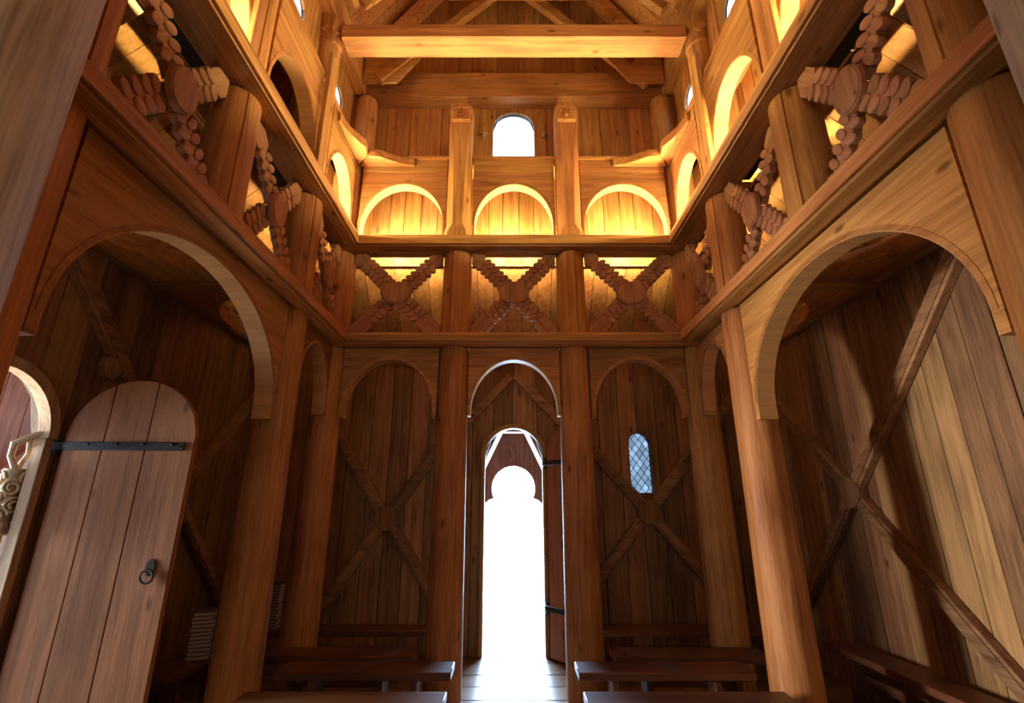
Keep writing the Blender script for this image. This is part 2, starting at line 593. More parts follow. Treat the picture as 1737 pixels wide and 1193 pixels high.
SIDE_WORD = {-1: 'left', 1: 'right'}
for s in (-1, 1):
    sw = SIDE_WORD[s]
    column(s * X1, Y1, f'round pine corner column at the far {sw} corner of the nave', 10 + s, crack=0.6 * s)
    column(s * X1, YC2, f'tall round orange pine column between the {sw} wide arch and narrow arch', 20 + s, crack=-0.55 * s, cap=True)
    column(s * X1, YM, f'short round post standing on the {sw} string beam above the wide arch', 30 + s, lower=False, crack=-0.35 * s, cap=True)
    column(s * X1, YC3, f'near round pine column carrying the near end of the {sw} wide arch', 40 + s, crack=-0.6 * s)
    column(s * XF, Y1, f'round pine column {"left" if s < 0 else "right"} of the open west doorway', 50 + s, clere=False, crack=0.4 * s)
for s, yy, sw in ((-1, 1.09, 'left'), (1, 0.95, 'right')):
    o = thing('round_column', f'nearest thick pine column, coloured greyish for daylight, cut off by the {sw} edge of the photo', 'column', (s * 1.55, yy, 0))
    shaft(0.2, 0.17, 0, 9.0, 60 + s, cang(s * 1.55, yy) + 0.9 * s).build('shaft', WG, o)  # daylight on the column is put into this greyer wood

# ------------------------------------------------------------------ string beams


def string_beam(side, z0, z1, label, name='string_beam'):
    if side == 'far':
        L0, L1, c = -2.0, 2.0, 0
    else:
        L0, L1, c = -(4.64 - (-0.9)) / 2, (4.64 - (-0.9)) / 2, (4.64 - 0.9) / 2
    o = thing(name, label, 'beam', at(side, c, 0, 0), frame(side))
    b1 = MB().box(L0, L1, -0.215, 0.07, z0, z1 - 0.004).build('shelf_board', W['x'], o, bevel=0.005)
    MB().box(L0, L1, -0.24, -0.216, z0 + 0.006, z0 + (z1 - z0) * 0.66).build('front_board', W['x'], o, bevel=0.004)
    MB().box(L0, L1, -0.232, -0.216, z0 + (z1 - z0) * 0.68, z1).build('top_fillet', W['x'], o, bevel=0.003)
    MB().box(L0, L1, -0.214, -0.10, z0 - 0.012, z0 - 0.0005).build('soffit_board', W['x'], o, bevel=0.003)
    if side != 'far' and z0 > 4:
        sg = 1 if side == 'left' else -1
        p, q = sorted((sg * (Y_NEAR - c), sg * (1.53 - c)))
        MB().box(p, q, 0.0705, 0.266, z1 - 0.03, z1 - 0.005).build('spill_stop_board', W['x'], o)  # added board, stops lamp light leaking past the near strip
    return o


for side, word in (('far', 'far'), ('left', 'left'), ('right', 'right')):
    string_beam(side, Z_S0, Z_S1, f'lower string beam along the {word} arcade, under the carved crosses')
    string_beam(side, Z_R0, Z_R1, f'upper string beam along the {word} side, above the carved crosses')

# ------------------------------------------------------------------ arch panels


def arch_panel(side, u, hw, a, zfoot, zs, za, ztop, t, off, label, name, lip=True, boards=None):
    o = thing(name, label, 'arch panel', at(side, u, off, 0), frame(side))
    N_ = 36
    curve = arc(0, zs, a, za - zs, 180, 0, N_)
    zt = boards if boards else ztop
    outline = [(-hw, zfoot), (-a, zfoot)] + curve + [(a, zfoot), (hw, zfoot), (hw, zt), (-hw, zt)]
    MB().prism(outline, -t / 2, t / 2).build('arch_board', W['x'], o, smooth=30)
    if boards:
        MB().box(-hw, hw, -t / 2 - 0.004, t / 2, zt + 0.003, ztop).build('top_board', W['x'], o, bevel=0.003)
    inner_c = arc(0, zs, a - 0.007, za - zs - 0.007, 0, 180, N_)
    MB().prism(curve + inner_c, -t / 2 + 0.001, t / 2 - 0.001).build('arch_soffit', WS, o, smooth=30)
    for q in (-1, 1):
        if zs - zfoot > 0.03:
            MB().box(min(q * a, q * (a - 0.007)), max(q * a, q * (a - 0.007)), -t / 2 + 0.001, t / 2 - 0.001, zfoot, zs - 0.002).build('soffit_foot', WS, o)
    if lip:
        w = 0.028
        outer = arc(0, zs, a + w, za - zs + w, 0, 180, N_)
        ring = [(-a - 0.001, zs)] + [(x * 0.999, z) for x, z in curve[1:-1]] + [(a + 0.001, zs)] + outer
        MB().prism(ring, -t / 2 - 0.004, -t / 2 + 0.001).build('arch_lip', W['x'], o, smooth=30)
    return o


g_lo, g_up = 'lower arcade arches', 'upper arch panels'
hw = (2 * XF - 2 * R_POST) / 2 - 0.003
arch_panel('far', 0, hw, hw - 0.022, 2.455, 2.50, 3.045, Z_S0 - 0.013, 0.12, 0.0, 'backlit wooden arch over the open west doorway', 'arcade_arch')
cu = (X1 + XF) / 2
hws = (X1 - XF) / 2 - R_POST - 0.003
for s in (-1, 1):
    arch_panel('far', s * cu, hws, hws - 0.035, 2.44, 2.48, 3.045, Z_S0 - 0.013, 0.12, 0.0,
               f'wooden arch of the far arcade, {SIDE_WORD[s]} of the doorway arch', 'arcade_arch')
for side in ('left', 'right'):
    c = (Y1 + YC2) / 2; h = (Y1 - YC2) / 2 - R_POST - 0.003
    arch_panel(side, c, h, h - 0.03, 2.44, 2.48, 3.06, Z_S0 - 0.013, 0.12, 0.0, f'narrow wooden arch at the far end of the {side} arcade', 'arcade_arch')
    c = (YC2 + YC3) / 2; h = (YC2 - YC3) / 2 - R_POST - 0.003
    arch_panel(side, c, h, h - 0.045, 2.22, 2.32, 3.06, Z_S0 - 0.013, 0.14, 0.0, f'wide round arch panel of the {side} arcade', 'wide_arcade_arch')
TU = 0.13
r_up = R_POST * 0.84
for k, (u, h) in enumerate(((-cu, (X1 - XF) / 2 - 0.153), (0, XF - 0.153), (cu, (X1 - XF) / 2 - 0.153))):
    arch_panel('far', u, h, h - 0.02, Z_R1, 4.62, 5.17, Z_PAN, TU, -0.02,
               f'lamp-lit upper arch on the far side, {("left", "middle under the arched window", "right")[k]}', 'upper_arch', boards=5.33)
for side in ('left', 'right'):
    for k, (a, b) in enumerate(((Y1, YC2), (YC2, YM), (YM, YC3))):
        c, h = (a + b) / 2, (a - b) / 2 - r_up - 0.002
        lab = ('far', 'middle', 'near')[k]
        arch_panel(side, c, h, h - 0.02, Z_R1, 4.62, 5.17, Z_PAN, TU, -0.02, f'upper arch panel on the {side} side, {lab} bay', 'upper_arch', boards=5.33)
        # flat pilaster boards beside the round upper shafts
for side in ('left', 'right'):
    for v, nm in ((YC2, 'far'), (YM, 'near')):
        s = -1 if side == 'left' else 1
        tag(MB().box(-0.045, 0.045, -0.022, 0.022, Z_R1 + 0.001, Z_PAN + 0.3).build('pilaster_board', W['z'], None, at(side, v - 0.185, -0.145), (0, 0, frame(side)), bevel=0.006),
            f'slim flat pilaster board on the {nm} upper post of the {side} side', 'pilaster')

# ------------------------------------------------------------------ carved St Andrew's crosses


def leaf_mesh(lx, lz, t):
    mb = MB()
    n = 14
    i = 0
    rings = [(1.0, t / 2), (1.0, -t / 2 + 0.005), (0.88, -t / 2), (0.5, -t / 2 - 0.002)]
    for (k, y_) in rings:
        for j in range(n):
            a = 2 * math.pi * j / n
            mb.v.append((lx * k * math.cos(a), y_, lz * k * math.sin(a)))
    for r_ in range(len(rings) - 1):
        for j in range(n):
            j2 = (j + 1) % n
            mb.f.append((r_ * n + j, r_ * n + j2, (r_ + 1) * n + j2, (r_ + 1) * n + j))
    mb.f.append(tuple(range(n)))
    mb.f.append(tuple(3 * n + j for j in range(n - 1, -1, -1)))
    return mb.mesh('carved_leaf', WC['z'], smooth=25)


LEAF_A = leaf_mesh(0.033, 0.050, 0.044)
LEAF_B = leaf_mesh(0.031, 0.047, 0.044)


def cross_brace(side, u, b, label, boss=(0.165, 0.13), n_up=5, n_dn=4, pegs=False, sp=0.072):
    zc = (Z_S1 + Z_R0) / 2
    hh = (Z_R0 - Z_S1) / 2 - 0.014
    o = thing('carved_cross_brace', label, 'cross brace', at(side, u, -0.02, zc), frame(side), 'carved cross braces')
    for sx in (-1, 1):
        for sz in (-1, 1):
            ang = math.atan2(sz * hh, sx * b)
            ca, sa = math.cos(ang), math.sin(ang)
            Lmax = math.hypot(b, hh) + 0.15
            n = n_up if sz > 0 else n_dn
            r0 = 0.05
            rl = 0.15 + (n - 0.5) * sp
            loc = [(r0, -0.045), (rl, -0.045), (rl + 0.03, -0.085), (Lmax, -0.085), (Lmax, 0.085), (rl + 0.03, 0.085), (rl, 0.045), (r0, 0.045)]
            pol = [(x * ca - z * sa, x * sa + z * ca) for x, z in loc]
            for A_, B_, C_ in ((1, 0, b), (-1, 0, b), (0, 1, hh), (0, -1, hh)):
                pol = clip(pol, A_, B_, C_)
            back = [(x * ca + z * sa, -x * sa + z * ca) for x, z in pol]
            yo = 0.012 if sx * sz > 0 else -0.012
            arm = MB().prism(back, -0.025, 0.025).build('arm', WC['x'], o, (0, yo, 0), (0, -ang, 0))
            for k in range(n):
                for w in (-1, 1):
                    x = 0.155 + k * sp + (0.012 if w > 0 else -0.012)
                    if x > math.hypot(b, hh) - 0.15:
                        continue
                    link('carved_leaf', LEAF_A if sz > 0 else LEAF_B, arm, (x, -0.016, w * 0.046), (0, -0.30 * w, 0))
    bo = MB()
    prof = arc(0, 0, boss[0], boss[1], 0, 350, 35)
    bo.prism([(x * 0.93, z * 0.93) for x, z in prof], -0.085, -0.077).prism(prof, -0.077, -0.038)
    bm_ = bo.build('boss', WC['z'], o, (0, 0, 0), bevel=0.004)
    if pegs:
        for px in (-0.6, 0.55):
            for pz in (-0.55, 0.6):
                MB().lathe([(0.011, 0), (0.009, 0.01)], 10).build('peg', WW['z'], bm_, (px * boss[0], -0.078, pz * boss[1]), (HALF, 0, 0))
    return o


cross_brace('far', -cu, hws - 0.01, 'carved cross brace on the far side, left of the two middle posts', n_up=6, sp=0.067)
cross_brace('far', 0, XF - R_POST - 0.012, 'carved cross brace on the far side above the doorway arch', n_up=6, sp=0.067)
cross_brace('far', cu, hws - 0.01, 'carved cross brace on the far side, right of the two middle posts', n_up=6, sp=0.067)
for side in ('left', 'right'):
    for k, (a, b_) in enumerate(((Y1, YC2), (YC2, YM), (YM, YC3))):
        cross_brace(side, (a + b_) / 2, (a - b_) / 2 - R_POST - 0.012,
                    f'carved cross brace on the {side} side, ' + ('in the narrow far corner bay', 'middle one above the wide arch', 'largest and nearest with a big oval boss')[k],
                    (0.11, 0.142), 4, 4, pegs=(side == 'right'), sp=0.08)

# ------------------------------------------------------------------ lamps lying behind the upper string beam


def lamp_strip(side, u, h, label, lip=0.045, lit=True):
    o = thing('light_strip', label, 'lamp', at(side, u, 0.13, Z_R1 + 0.002), frame(side), 'light strips behind the upper string beams')
    MB().box(-h - (0.2 if lip > 0.1 else 0.1), h + (0.2 if lip > 0.1 else 0.1), -0.059, lip, 0, 0.012).build('channel', IRON, o)  # lip is widened where lamp light should not spill down
    MB().tube([(-h + 0.02, 0, 0.035), (h - 0.02, 0, 0.035)], 0.018, 10).build('tube', LAMP if lit else PAPER, o)


for u, nm in ((-cu, 'left'), (0, 'middle'), (cu, 'right')):
    lamp_strip('far', u, 0.38, f'warm light strip behind the {nm} upper arch of the far side', 0.062)
for side in ('left', 'right'):
    for k, (a, b_) in enumerate(((Y1, YC2), (YC2, YM), (YM, YC3))):
        off = side == 'left' and k == 1  # left middle strip is a made-up blocker against lamp spill
        lamp_strip(side, (a + b_) / 2, 0.36, f'{"added spill-blocking unlit" if off else "warm"} light strip behind the {("far", "middle", "near")[k]} upper arch of the {side} side', 0.132 if k == 2 or off else (0.05, 0.085)[k], not off)

# ------------------------------------------------------------------ carved head posts on the far side


def head_post(s, label, cat_face):
    o = thing('carved_head_post', label, 'carved post', (s * XF, Y1 - 0.11, Z_R1 + 0.001), 0)
    H = 6.24 - Z_R1

    def ring(w, d, c, z):
        return [(-w + c, -d, z), (w - c, -d, z), (w, -d + c, z), (w, 0.1, z), (-w, 0.1, z), (-w, -d + c, z)]
    rings = [ring(0.15, 0.115, 0.05, 0), ring(0.15, 0.115, 0.05, 0.05), ring(0.135, 0.095, 0.083, 0.16), ring(0.134, 0.095, 0.06, H * 0.55), ring(0.136, 0.1, 0.03, H - 0.32), ring(0.136, 0.1, 0.022, H - 0.1), ring(0.12, 0.1, 0.03, H - 0.03), ring(0.085, 0.085, 0.03, H)]
    mb = MB()
    for r_ in rings:
        mb.v += r_
    n = 6
    for j in range(len(rings) - 1):
        for k in range(n):
            k2 = (k + 1) % n
            mb.f.append((j * n + k, j * n + k2, (j + 1) * n + k2, (j + 1) * n + k))
    mb.f.append(tuple(range(n - 1, -1, -1))); mb.f.append(tuple((len(rings) - 1) * n + k for k in range(n)))
    mb.build('shaft', W['z'], o, smooth=25)
    f = -0.10
    hd = MB()
    mask = [(-0.112, H - 0.30), (0.112, H - 0.30), (0.118, H - 0.14)] + arc(0, H - 0.14, 0.118, 0.115, 10, 170, 14) + [(-0.118, H - 0.14)]
    hd.prism(mask, f - 0.022, f + 0.01)
    head = hd.build('mask', WCOL, o, bevel=0.006)
    MB().box(-0.105, 0.105, f - 0.05, f - 0.02, H - 0.30, H - 0.275).build('chin_ledge', WCOL, head, bevel=0.006)
    brow = MB()
    for q in (-1, 1):
        brow.tube([(q * 0.012, f - 0.026, H - 0.125), (q * 0.045, f - 0.03, H - 0.105), (q * 0.085, f - 0.026, H - 0.115), (q * 0.105, f - 0.02, H - 0.15)], 0.015, 6)
    brow.build('brow', WCOL, head)
    nose = MB().hexa([(-0.024, f - 0.02, H - 0.235), (-0.02, f - 0.065, H - 0.235), (0.02, f - 0.065, H - 0.235), (0.024, f - 0.02, H - 0.235),
                      (-0.012, f - 0.02, H - 0.12), (-0.01, f - 0.032, H - 0.12), (0.01, f - 0.032, H - 0.12), (0.012, f - 0.02, H - 0.12)])
    nose.build('nose', WCOL, head)
    for q in (-1, 1):
        MB().lathe([(0.03, 0), (0.026, 0.014), (0.012, 0.02)], 14).build('eye', WCOL, head, (q * 0.058, f - 0.02, H - (0.165 if not cat_face else 0.15)), (HALF, 0, 0))
        if cat_face:
            e = MB()
            base = [(q * 0.045, f - 0.02, H - 0.06), (q * 0.105, f - 0.02, H - 0.075), (q * 0.1, f + 0.03, H - 0.07), (q * 0.05, f + 0.03, H - 0.05)]
            tip = (q * 0.092, f - 0.025, H + 0.065)
            e.v = base + [tip]; e.f = [(0, 1, 4), (1, 2, 4), (2, 3, 4), (3, 0, 4), (0, 3, 2, 1)]
            e.build('ear', WCOL, head, smooth=0)
        else:
            MB().tube([(q * 0.025, f - 0.03, H - 0.245), (q * 0.07, f - 0.032, H - 0.25), (q * 0.1, f - 0.025, H - 0.235)], 0.008, 6).build('moustache', WCOL, head)
    return o


head_post(-1, 'post with a carved long-nosed face on top, left of the arched upper window', False)
head_post(1, 'post with a carved eared beast head on top, right of the arched upper window', True)

# rough short corner posts of the upper storey, above the bracket
for s in (-1, 1):
    tag(shaft(0.135, 0.12, 0.035, 0.86, 90 + s, None, 0.03, rough=0.06).build('corner_stub_post', W['z'], None, (s * 1.80, Y1 - 0.10, Z_PAN)),
        f'rough-hewn stub post above the corner bracket in the far {SIDE_WORD[s]} upper corner', 'post')
    # horizontal corner bracket: two curved boards meeting in the corner
    o = thing('corner_bracket', f'curved two-board corner bracket in the far {SIDE_WORD[s]} upper corner', 'bracket', (s * (X1 - 0.09), Y1 - 0.09, Z_PAN - 0.10))
    pA = [(0, 0)] + [(-s * (0.62 - 0.62 * t), -(0.02 + 0.26 * t ** 2.2)) for t in [k / 8 for k in range(9)]]
    pA = [(-s * 0.02, -0.005), (-s * 0.66, -0.005), (-s * 0.66, -0.03)] + [(-s * (0.66 - 0.36 * t), -0.03 - 0.15 * t ** 1.6) for t in [k / 8 for k in range(1, 9)]] + [(-s * 0.16, -0.2)]
    pB = [(-s * 0.005, -0.02), (-s * 0.16, -0.2)] + [(-s * (0.03 + 0.15 * t ** 1.6), -(0.72 - 0.38 * t)) for t in [k / 8 for k in range(8, -1, -1)]] + [(-s * 0.005, -0.72)]
    MB().prism(pA, 0, 0.098, 'xy').build('bracket_board', W['x'], o, bevel=0.004)
    MB().prism(pB, 0, 0.098, 'xy').build('bracket_board', W['y'], o, bevel=0.004)

# ------------------------------------------------------------------ roof frame
o = tag(MB().box(-1.9, 1.9, 0, 0.2, 0, 0.38).build('wall_plate', W['x'], None, (0, Y1 - 0.03 - 0.09, Z_WP0), bevel=0.008), 'deep wall plate beam above the arched upper window', 'beam')
for s in (-1, 1):
    tag(MB().box(-0.1, 0.1, Y_NEAR, Y1 - 0.13, Z_WP0 + 0.002, Z_WP1).build('wall_plate', W['y'], None, (s * 1.93, 0, 0), bevel=0.008),
        f'long wall plate beam under the {SIDE_WORD[s]} roof slope', 'beam')
tag(MB().box(-1.77, 1.77, -0.125, 0.125, 6.165, 6.33).build('tie_beam', W['x'], None, (0, YC2 + 0.03, 0), bevel=0.006), 'lit square tie beam spanning the nave between the two far side columns', 'beam')


def truss(y_, label, web=True, collar=7.78):
    o = thing('roof_truss', label, 'roof truss', (0, y_, 0))
    for s in (-1, 1):
        e = [(s * 1.93, Z_WP1 - 0.0), (s * 0.06, Z_WP1 + 1.87 * PITCH_T)]
        MB().prism(bar((s * 1.80, Z_WP1 + 0.06), (s * 0.08, Z_WP1 + 0.06 + 1.72 * PITCH_T), 0.15), -0.07, 0.07).build('rafter', W['x'], o, bevel=0.005)
        # scissor brace crossing to the other slope
        MB().prism(bar((s * 1.62, Z_WP1 - 0.32 if web else Z_WP1 - 0.1), (-s * 0.62, Z_WP1 + 2.0), 0.11), -0.06 + 0.03 * s - 0.03, 0.0 + 0.03 * s).build('scissor_brace', W['x'], o, bevel=0.004)
        if web:
            pol = [(s * 1.80, Z_WP1 - 0.36), (s * 1.40, Z_WP1 - 0.36), (s * 1.14, Z_WP1 + 0.02)] + \
                  [(s * (1.22 + 0.34 * t), Z_WP1 + 0.06 - 0.13 * math.sin(math.pi * t)) for t in [k / 10 for k in range(11)]] + [(s * 1.66, Z_WP1 + 0.34), (s * 1.80, Z_WP1 + 0.20)]
            MB().prism(pol, -0.09, -0.062).build('web_board', W['x'], o, (0, 0.0, 0))
    MB().box(-1.12 + (collar - 7.78) * 0.7, 1.12 - (collar - 7.78) * 0.7, -0.11, -0.062, collar, collar + 0.2).build('collar', W['x'], o, bevel=0.005)
    return o


truss(Y1 - 0.24, 'roof truss with scissor braces against the far gable boards')
truss(YC2 + 0.03, 'roof truss above the lit tie beam', web=False)
truss(YM, 'nearest roof truss at the top edge of the photo', web=False)

# ------------------------------------------------------------------ aisle: rails, rafters, wall crosses, cross-beams with knees
for side in ('far',):
    if side == 'far':
        b_, c = 2.3, 0
    else:
        b_, c = (5.1 - Y_NEAR) / 2, (5.1 + Y_NEAR) / 2
    tag(MB().box(-b_, b_, 0.462, 0.492, 4.388, 4.408).build('aisle_rail', W['x'], None, at(side, c, 0), (0, 0, frame(side)), bevel=0.004),
        f'thin rail at the top of the aisle ceiling behind the {side} carved crosses', 'rail')
sl = math.atan2(ZA0 - ZA1, A1 - A0)
for side in ('left', 'right'):
    for v in (YC2 + 0.3, (YC2 + YM) / 2, YM, (YM + YC3) / 2, YC3 + 0.05):
        q = bar((A0 + 0.02, ZA0 - 0.075), (A1 - 0.1, ZA1 - 0.075 + 0.1 * math.tan(sl)), 0.13)
        k = ['far', 'second', 'third', 'fourth', 'near'][[YC2 + 0.3, (YC2 + YM) / 2, YM, (YM + YC3) / 2, YC3 + 0.05].index(v)]
        tag(MB().prism([(a, z) for a, z in q], -0.05, 0.05, 'yz').build('aisle_rafter', WW['y'], None, at(side, v, 0), (0, 0, frame(side)), bevel=0.004),
            f'sloping rafter of the {side} aisle, {k} from the west end' if k not in ('far', 'near') else f'sloping rafter of the {side} aisle at its {k} end', 'rafter', 'aisle rafters')
for s in (-1, 1):
    sw = SIDE_WORD[s]
    o = thing('aisle_crossbeam', f'crossbeam with curved knees from the {sw} column to the outer wall', 'beam', (s * X1, YC2, 3.40))
    MB().box(0.17 * s, s * (W2 - X1), -0.07, 0.07, 0, 0.15).build('beam', W['x'], o, bevel=0.006)
    MB().tube([(s * 0.17, 0, 0.075), (s * 0.34, 0, 0.075)], 0.11, 16).build('log_end', W['x'], o)
    xw = s * (W2 - X1 - 0.003)
    for d, rr in ((-1, 1.1), (1, 0.95)):
        A_ = s * 0.30
        pts = [(xw, d * 0.075), (A_, d * 0.075)]
        cx, cy = A_, d * (0.075 + rr)
        inner = [(A_ + (xw - A_ - s * 0.13) * math.sin(t), d * 0.075 + d * 0.1 + d * (rr - 0.1) * (1 - math.cos(t))) for t in [k / 14 * math.pi / 2 for k in range(15)]]
        MB().prism(pts + inner + [(xw, d * (0.075 + rr))], 0.02, 0.14, 'xy').build('knee', W['y'], o)
    tag(MB().box(-0.07, 0.0, Y_NEAR, D2 - 0.1, 3.41, Z_EAVE).build('aisle_wall_plate', WW['y'], None, (s * (W2 - 0.003) + (0.07 if s < 0 else 0), 0, 0), bevel=0.006),
        f'wall plate along the top of the {sw} outer wall', 'beam')


def wall_cross(name, loc, rotz, half, zc, zt, zb, label, clipx=None):
    o = thing(name, label, 'wall brace', loc, rotz)
    for sx in (-1, 1):
        for z_end in (zt, zb):
            x_end = sx * half * abs(z_end - zc) / abs(zt - zc)
            if clipx is not None and not (clipx[0] <= x_end <= clipx[1]):
                t = (clipx[0] if x_end < 0 else clipx[1]) / x_end
                x_end *= t; z_end = zc + (z_end - zc) * t
            p = bar((sx * 0.05, zc + (0.05 if z_end > zc else -0.05)), (x_end, z_end), 0.13)
            MB().prism(p, -0.075, -0.001).build('arm', WW['x'], o, bevel=0.006)
            p = bar((sx * 0.05, zc + (0.05 if z_end > zc else -0.05)), (x_end * 0.985, zc + (z_end - zc) * 0.985), 0.075)
            MB().prism(p, -0.087, -0.0745).build('moulding', WW['x'], o, bevel=0.004)
    MB().prism(arc(0, zc, 0.14, 0.14, 0, 350, 35), -0.1, -0.001).build('boss', WW['z'], o, bevel=0.006)
    return o


wall_cross('wall_cross', (W2, 4.62, 0), -HALF, 1.6, 1.71, 3.33, 0.1, 'diagonal wall brace with round boss on the right aisle wall', (-1.42, 3))
wall_cross('wall_cross', (-W2, 4.62, 0), HALF, 1.6, 1.71, 3.33, 0.1, 'diagonal wall brace on the left aisle wall behind the open door', (-3, 1.42))
wall_cross('wall_cross', (1.60, D2, 0), 0, 1.18, 1.52, 2.9, 0.2, 'diagonal wall brace under the small leaded window', (-0.95, 1.4))
wall_cross('wall_cross', (-1.50, D2, 0), 0, 1.0, 1.45, 2.9, 0.2, 'diagonal wall brace on the far wall left of the doorway', (-1.4, 0.9))
o = thing('gable_brace', 'inverted V of boards on the wall above the west doorway', 'wall brace', (0, D2, 0))
for s in (-1, 1):
    MB().prism(bar((s * 0.03, 3.2), (s * 0.66, 2.52), 0.11), -0.05 - 0.004 * s, -0.001).build('arm', WW['x'], o, bevel=0.005)
# round wooden boss on the left wall
tag(MB().lathe([(0.1, 0), (0.1, 0.05), (0.07, 0.075), (0.03, 0.08)], 20).build('wall_boss', WW['z'], None, (-W2 + 0.001, 3.62, 2.62), (0, HALF, 0)), 'dark round wooden boss on the left wall above the open door', 'boss')

# ------------------------------------------------------------------ windows
w1 = sempty('window_1', (1.57, D2, 0))
hwid, zb, zsp = 0.135, 1.74, 2.33
outl = [(-hwid, zb), (hwid, zb)] + arc(0, zsp, hwid, hwid, 0, 180, 16)
MB().prism([(x * 1.0, z) for x, z in [(-hwid - 0.001, zb - 0.012), (hwid + 0.001, zb - 0.012), (hwid + 0.001, zb), (-hwid - 0.001, zb)]], -0.02, 0.08).build('window_sill', WW['x'], w1)
DX, DZ = 0.088, 0.118
for i in range(-3, 4):
    for j in range(-1, 14):
        cx, cz = i * DX / 1.0 + (DX / 2 if j % 2 else 0), zb + j * DZ / 2
        pol = [(cx - DX / 2 + 0.002, cz), (cx, cz - DZ / 2 + 0.003), (cx + DX / 2 - 0.002, cz), (cx, cz + DZ / 2 - 0.003)]
        for k in range(len(outl)):
            p, q = outl[k], outl[(k + 1) % len(outl)]
            if math.hypot(q[0] - p[0], q[1] - p[1]) < 1e-6:
                continue
            nx, nz = q[1] - p[1], -(q[0] - p[0])
            pol = clip(pol, nx, nz, nx * p[0] + nz * p[1])
            if len(pol) < 3:
                break
        if len(pol) >= 3:
            MB().prism(pol, 0.05, 0.054).build('pane', GLASS_OLD, w1, smooth=0)
cam_ = MB()
for sgn in (-1, 1):
    for k in range(-8, 16):
        # lines z = zb + sgn*x*DZ/DX + k*DZ
        pol = bar((-0.5, zb + sgn * -0.5 * DZ / DX + k * DZ + DZ / 2), (0.5, zb + sgn * 0.5 * DZ / DX + k * DZ + DZ / 2), 0.0055)
        for j in range(len(outl)):
            p, q = outl[j], outl[(j + 1) % len(outl)]
            if math.hypot(q[0] - p[0], q[1] - p[1]) < 1e-6:
                continue
            nx, nz = q[1] - p[1], -(q[0] - p[0])
            pol = clip(pol, nx, nz, nx * p[0] + nz * p[1])
            if len(pol) < 3:
                break
        if len(pol) >= 3:
            cam_.prism(pol, 0.047, 0.057)
cam_.build('lead_cames', LEAD, w1, smooth=0)

w2 = sempty('window_2', (0, Y1 + OFF_HI, 0))
pane = [(-0.256, 5.662), (0.256, 5.662)] + arc(0, 6.12, 0.256, 0.238, 0, 180, 20)
MB().prism(pane, 0.04, 0.045).build('pane', GLASS_CLEAR, w2, smooth=0)
n = 3
for side, s in (('left', 1), ('right', -1)):
    for v in PH:
        w = sempty(f'window_{n}', at(side, v, OFF_HI - 0.03, 5.97), frame(side)); n += 1
        MB().prism(arc(0, 0, 0.134, 0.134, 0, 348, 29), 0.016, 0.019).build('pane', GLASS_CLEAR, w, smooth=0)
for s in (-1, 1):
    o = thing('window_latch', f'small wooden cross-shaped latch {SIDE_WORD[s]} of the arched upper window', 'latch', (s * 0.37, Y1 + OFF_HI, 6.02))
    MB().box(-0.045, 0.045, -0.03, -0.006, -0.012, 0.012).build('crossbar', WG, o, bevel=0.003)
    MB().box(-0.018, 0.018, -0.055, -0.005, -0.07, -0.0121).build('peg', WG, o, bevel=0.003)
    MB().box(-0.006, 0.006, -0.03, -0.012, 0.0121, 0.10).build('pin', WG, o, bevel=0.002)

# ------------------------------------------------------------------ doors


def door_leaf(name, loc, rotz, width, zs, rise, hinge_z, lock=True, mat=WD, hand=1, z0=0.02):
    """leaf in local x from 0 (hinge) to width*hand, face towards -y"""
    o = sempty(name, loc, rotz)
    nb = 3
    e = [0, 0.30, 0.63, 1.0]
    c, hwid = width / 2, width / 2
    for k in range(nb):
        a, b_ = e[k] * width + 0.003, e[k + 1] * width - 0.003
        us = [a + (b_ - a) * j / 10 for j in range(11)]
        top = [(u, zs + rise * math.sqrt(max(0, 1 - ((u - c) / hwid) ** 2))) for u in us]
        pol = [(hand * u, z) for u, z in [(a, z0), (b_, z0)] + list(reversed(top))]
        m = hand * (a + b_) / 2
        MB().prism([(x - m, z) for x, z in pol], -0.045, 0).build('plank', mat, o, (m, 0, 0), bevel=0.003)
    for hz in hinge_z:
        st = MB().box(min(0, hand * width * 0.93) if hand < 0 else -0.06, 0.06 if hand < 0 else width * 0.93, -0.058, -0.0455, hz - 0.028, hz + 0.028).build('strap_hinge', IRON, o, bevel=0.004)
        MB().box(min(0, hand * width * 0.9), max(0, hand * width * 0.9), -0.062, -0.0585, hz - 0.006, hz + 0.006).build('rib', IRON, st)
        for q in (0.2, 0.42, 0.62, 0.84):
            MB().lathe([(0.011, 0), (0.009, 0.006), (0.004, 0.009)], 8).build('rivet', IRON, st, (hand * width * q, -0.058, hz + 0.012), (HALF, 0, 0))
        MB().tube([(hand * -0.045, -0.03, hz - 0.06), (hand * -0.045, -0.03, hz + 0.06)], 0.02, 10).build('hinge_pin', IRON, st)
    if lock:
        lz = 1.22
        star = []
        for k in range(16):
            r_ = (0.075 if k % 2 == 0 else 0.038) if name == 'door_1' else 0.034
            star.append((hand * width * lock + r_ * 0.8 * math.cos(k * math.pi / 8), lz + r_ * 1.5 * math.sin(k * math.pi / 8)))
        lp = MB().prism(star, -0.053, -0.0455).build('lock_plate', IRON, o)
        MB().tube([(hand * width * lock + 0.04 * math.cos(t), -0.07, lz - 0.05 + 0.04 * math.sin(t)) for t in [k * math.pi / 6 for k in range(12)]], 0.008, 6, True).build('ring_handle', IRON, lp)
    MB().box(min(hand * 0.05, hand * width * 0.95), max(hand * 0.05, hand * width * 0.95), 0.001, 0.03, 0.4, 0.52).build('batten', mat, o, bevel=0.004)
    return o


door_leaf('door_1', (0.43, D2 - 0.09, 0), math.radians(-52), 0.74, 2.15, 0.36, (2.08, 0.5), lock=0.42)
door_leaf('door_2', (-W2 + 0.09, 3.36, 0), math.radians(3), 0.86, 2.02, 0.42, (1.98, 0.45), lock=0.86)


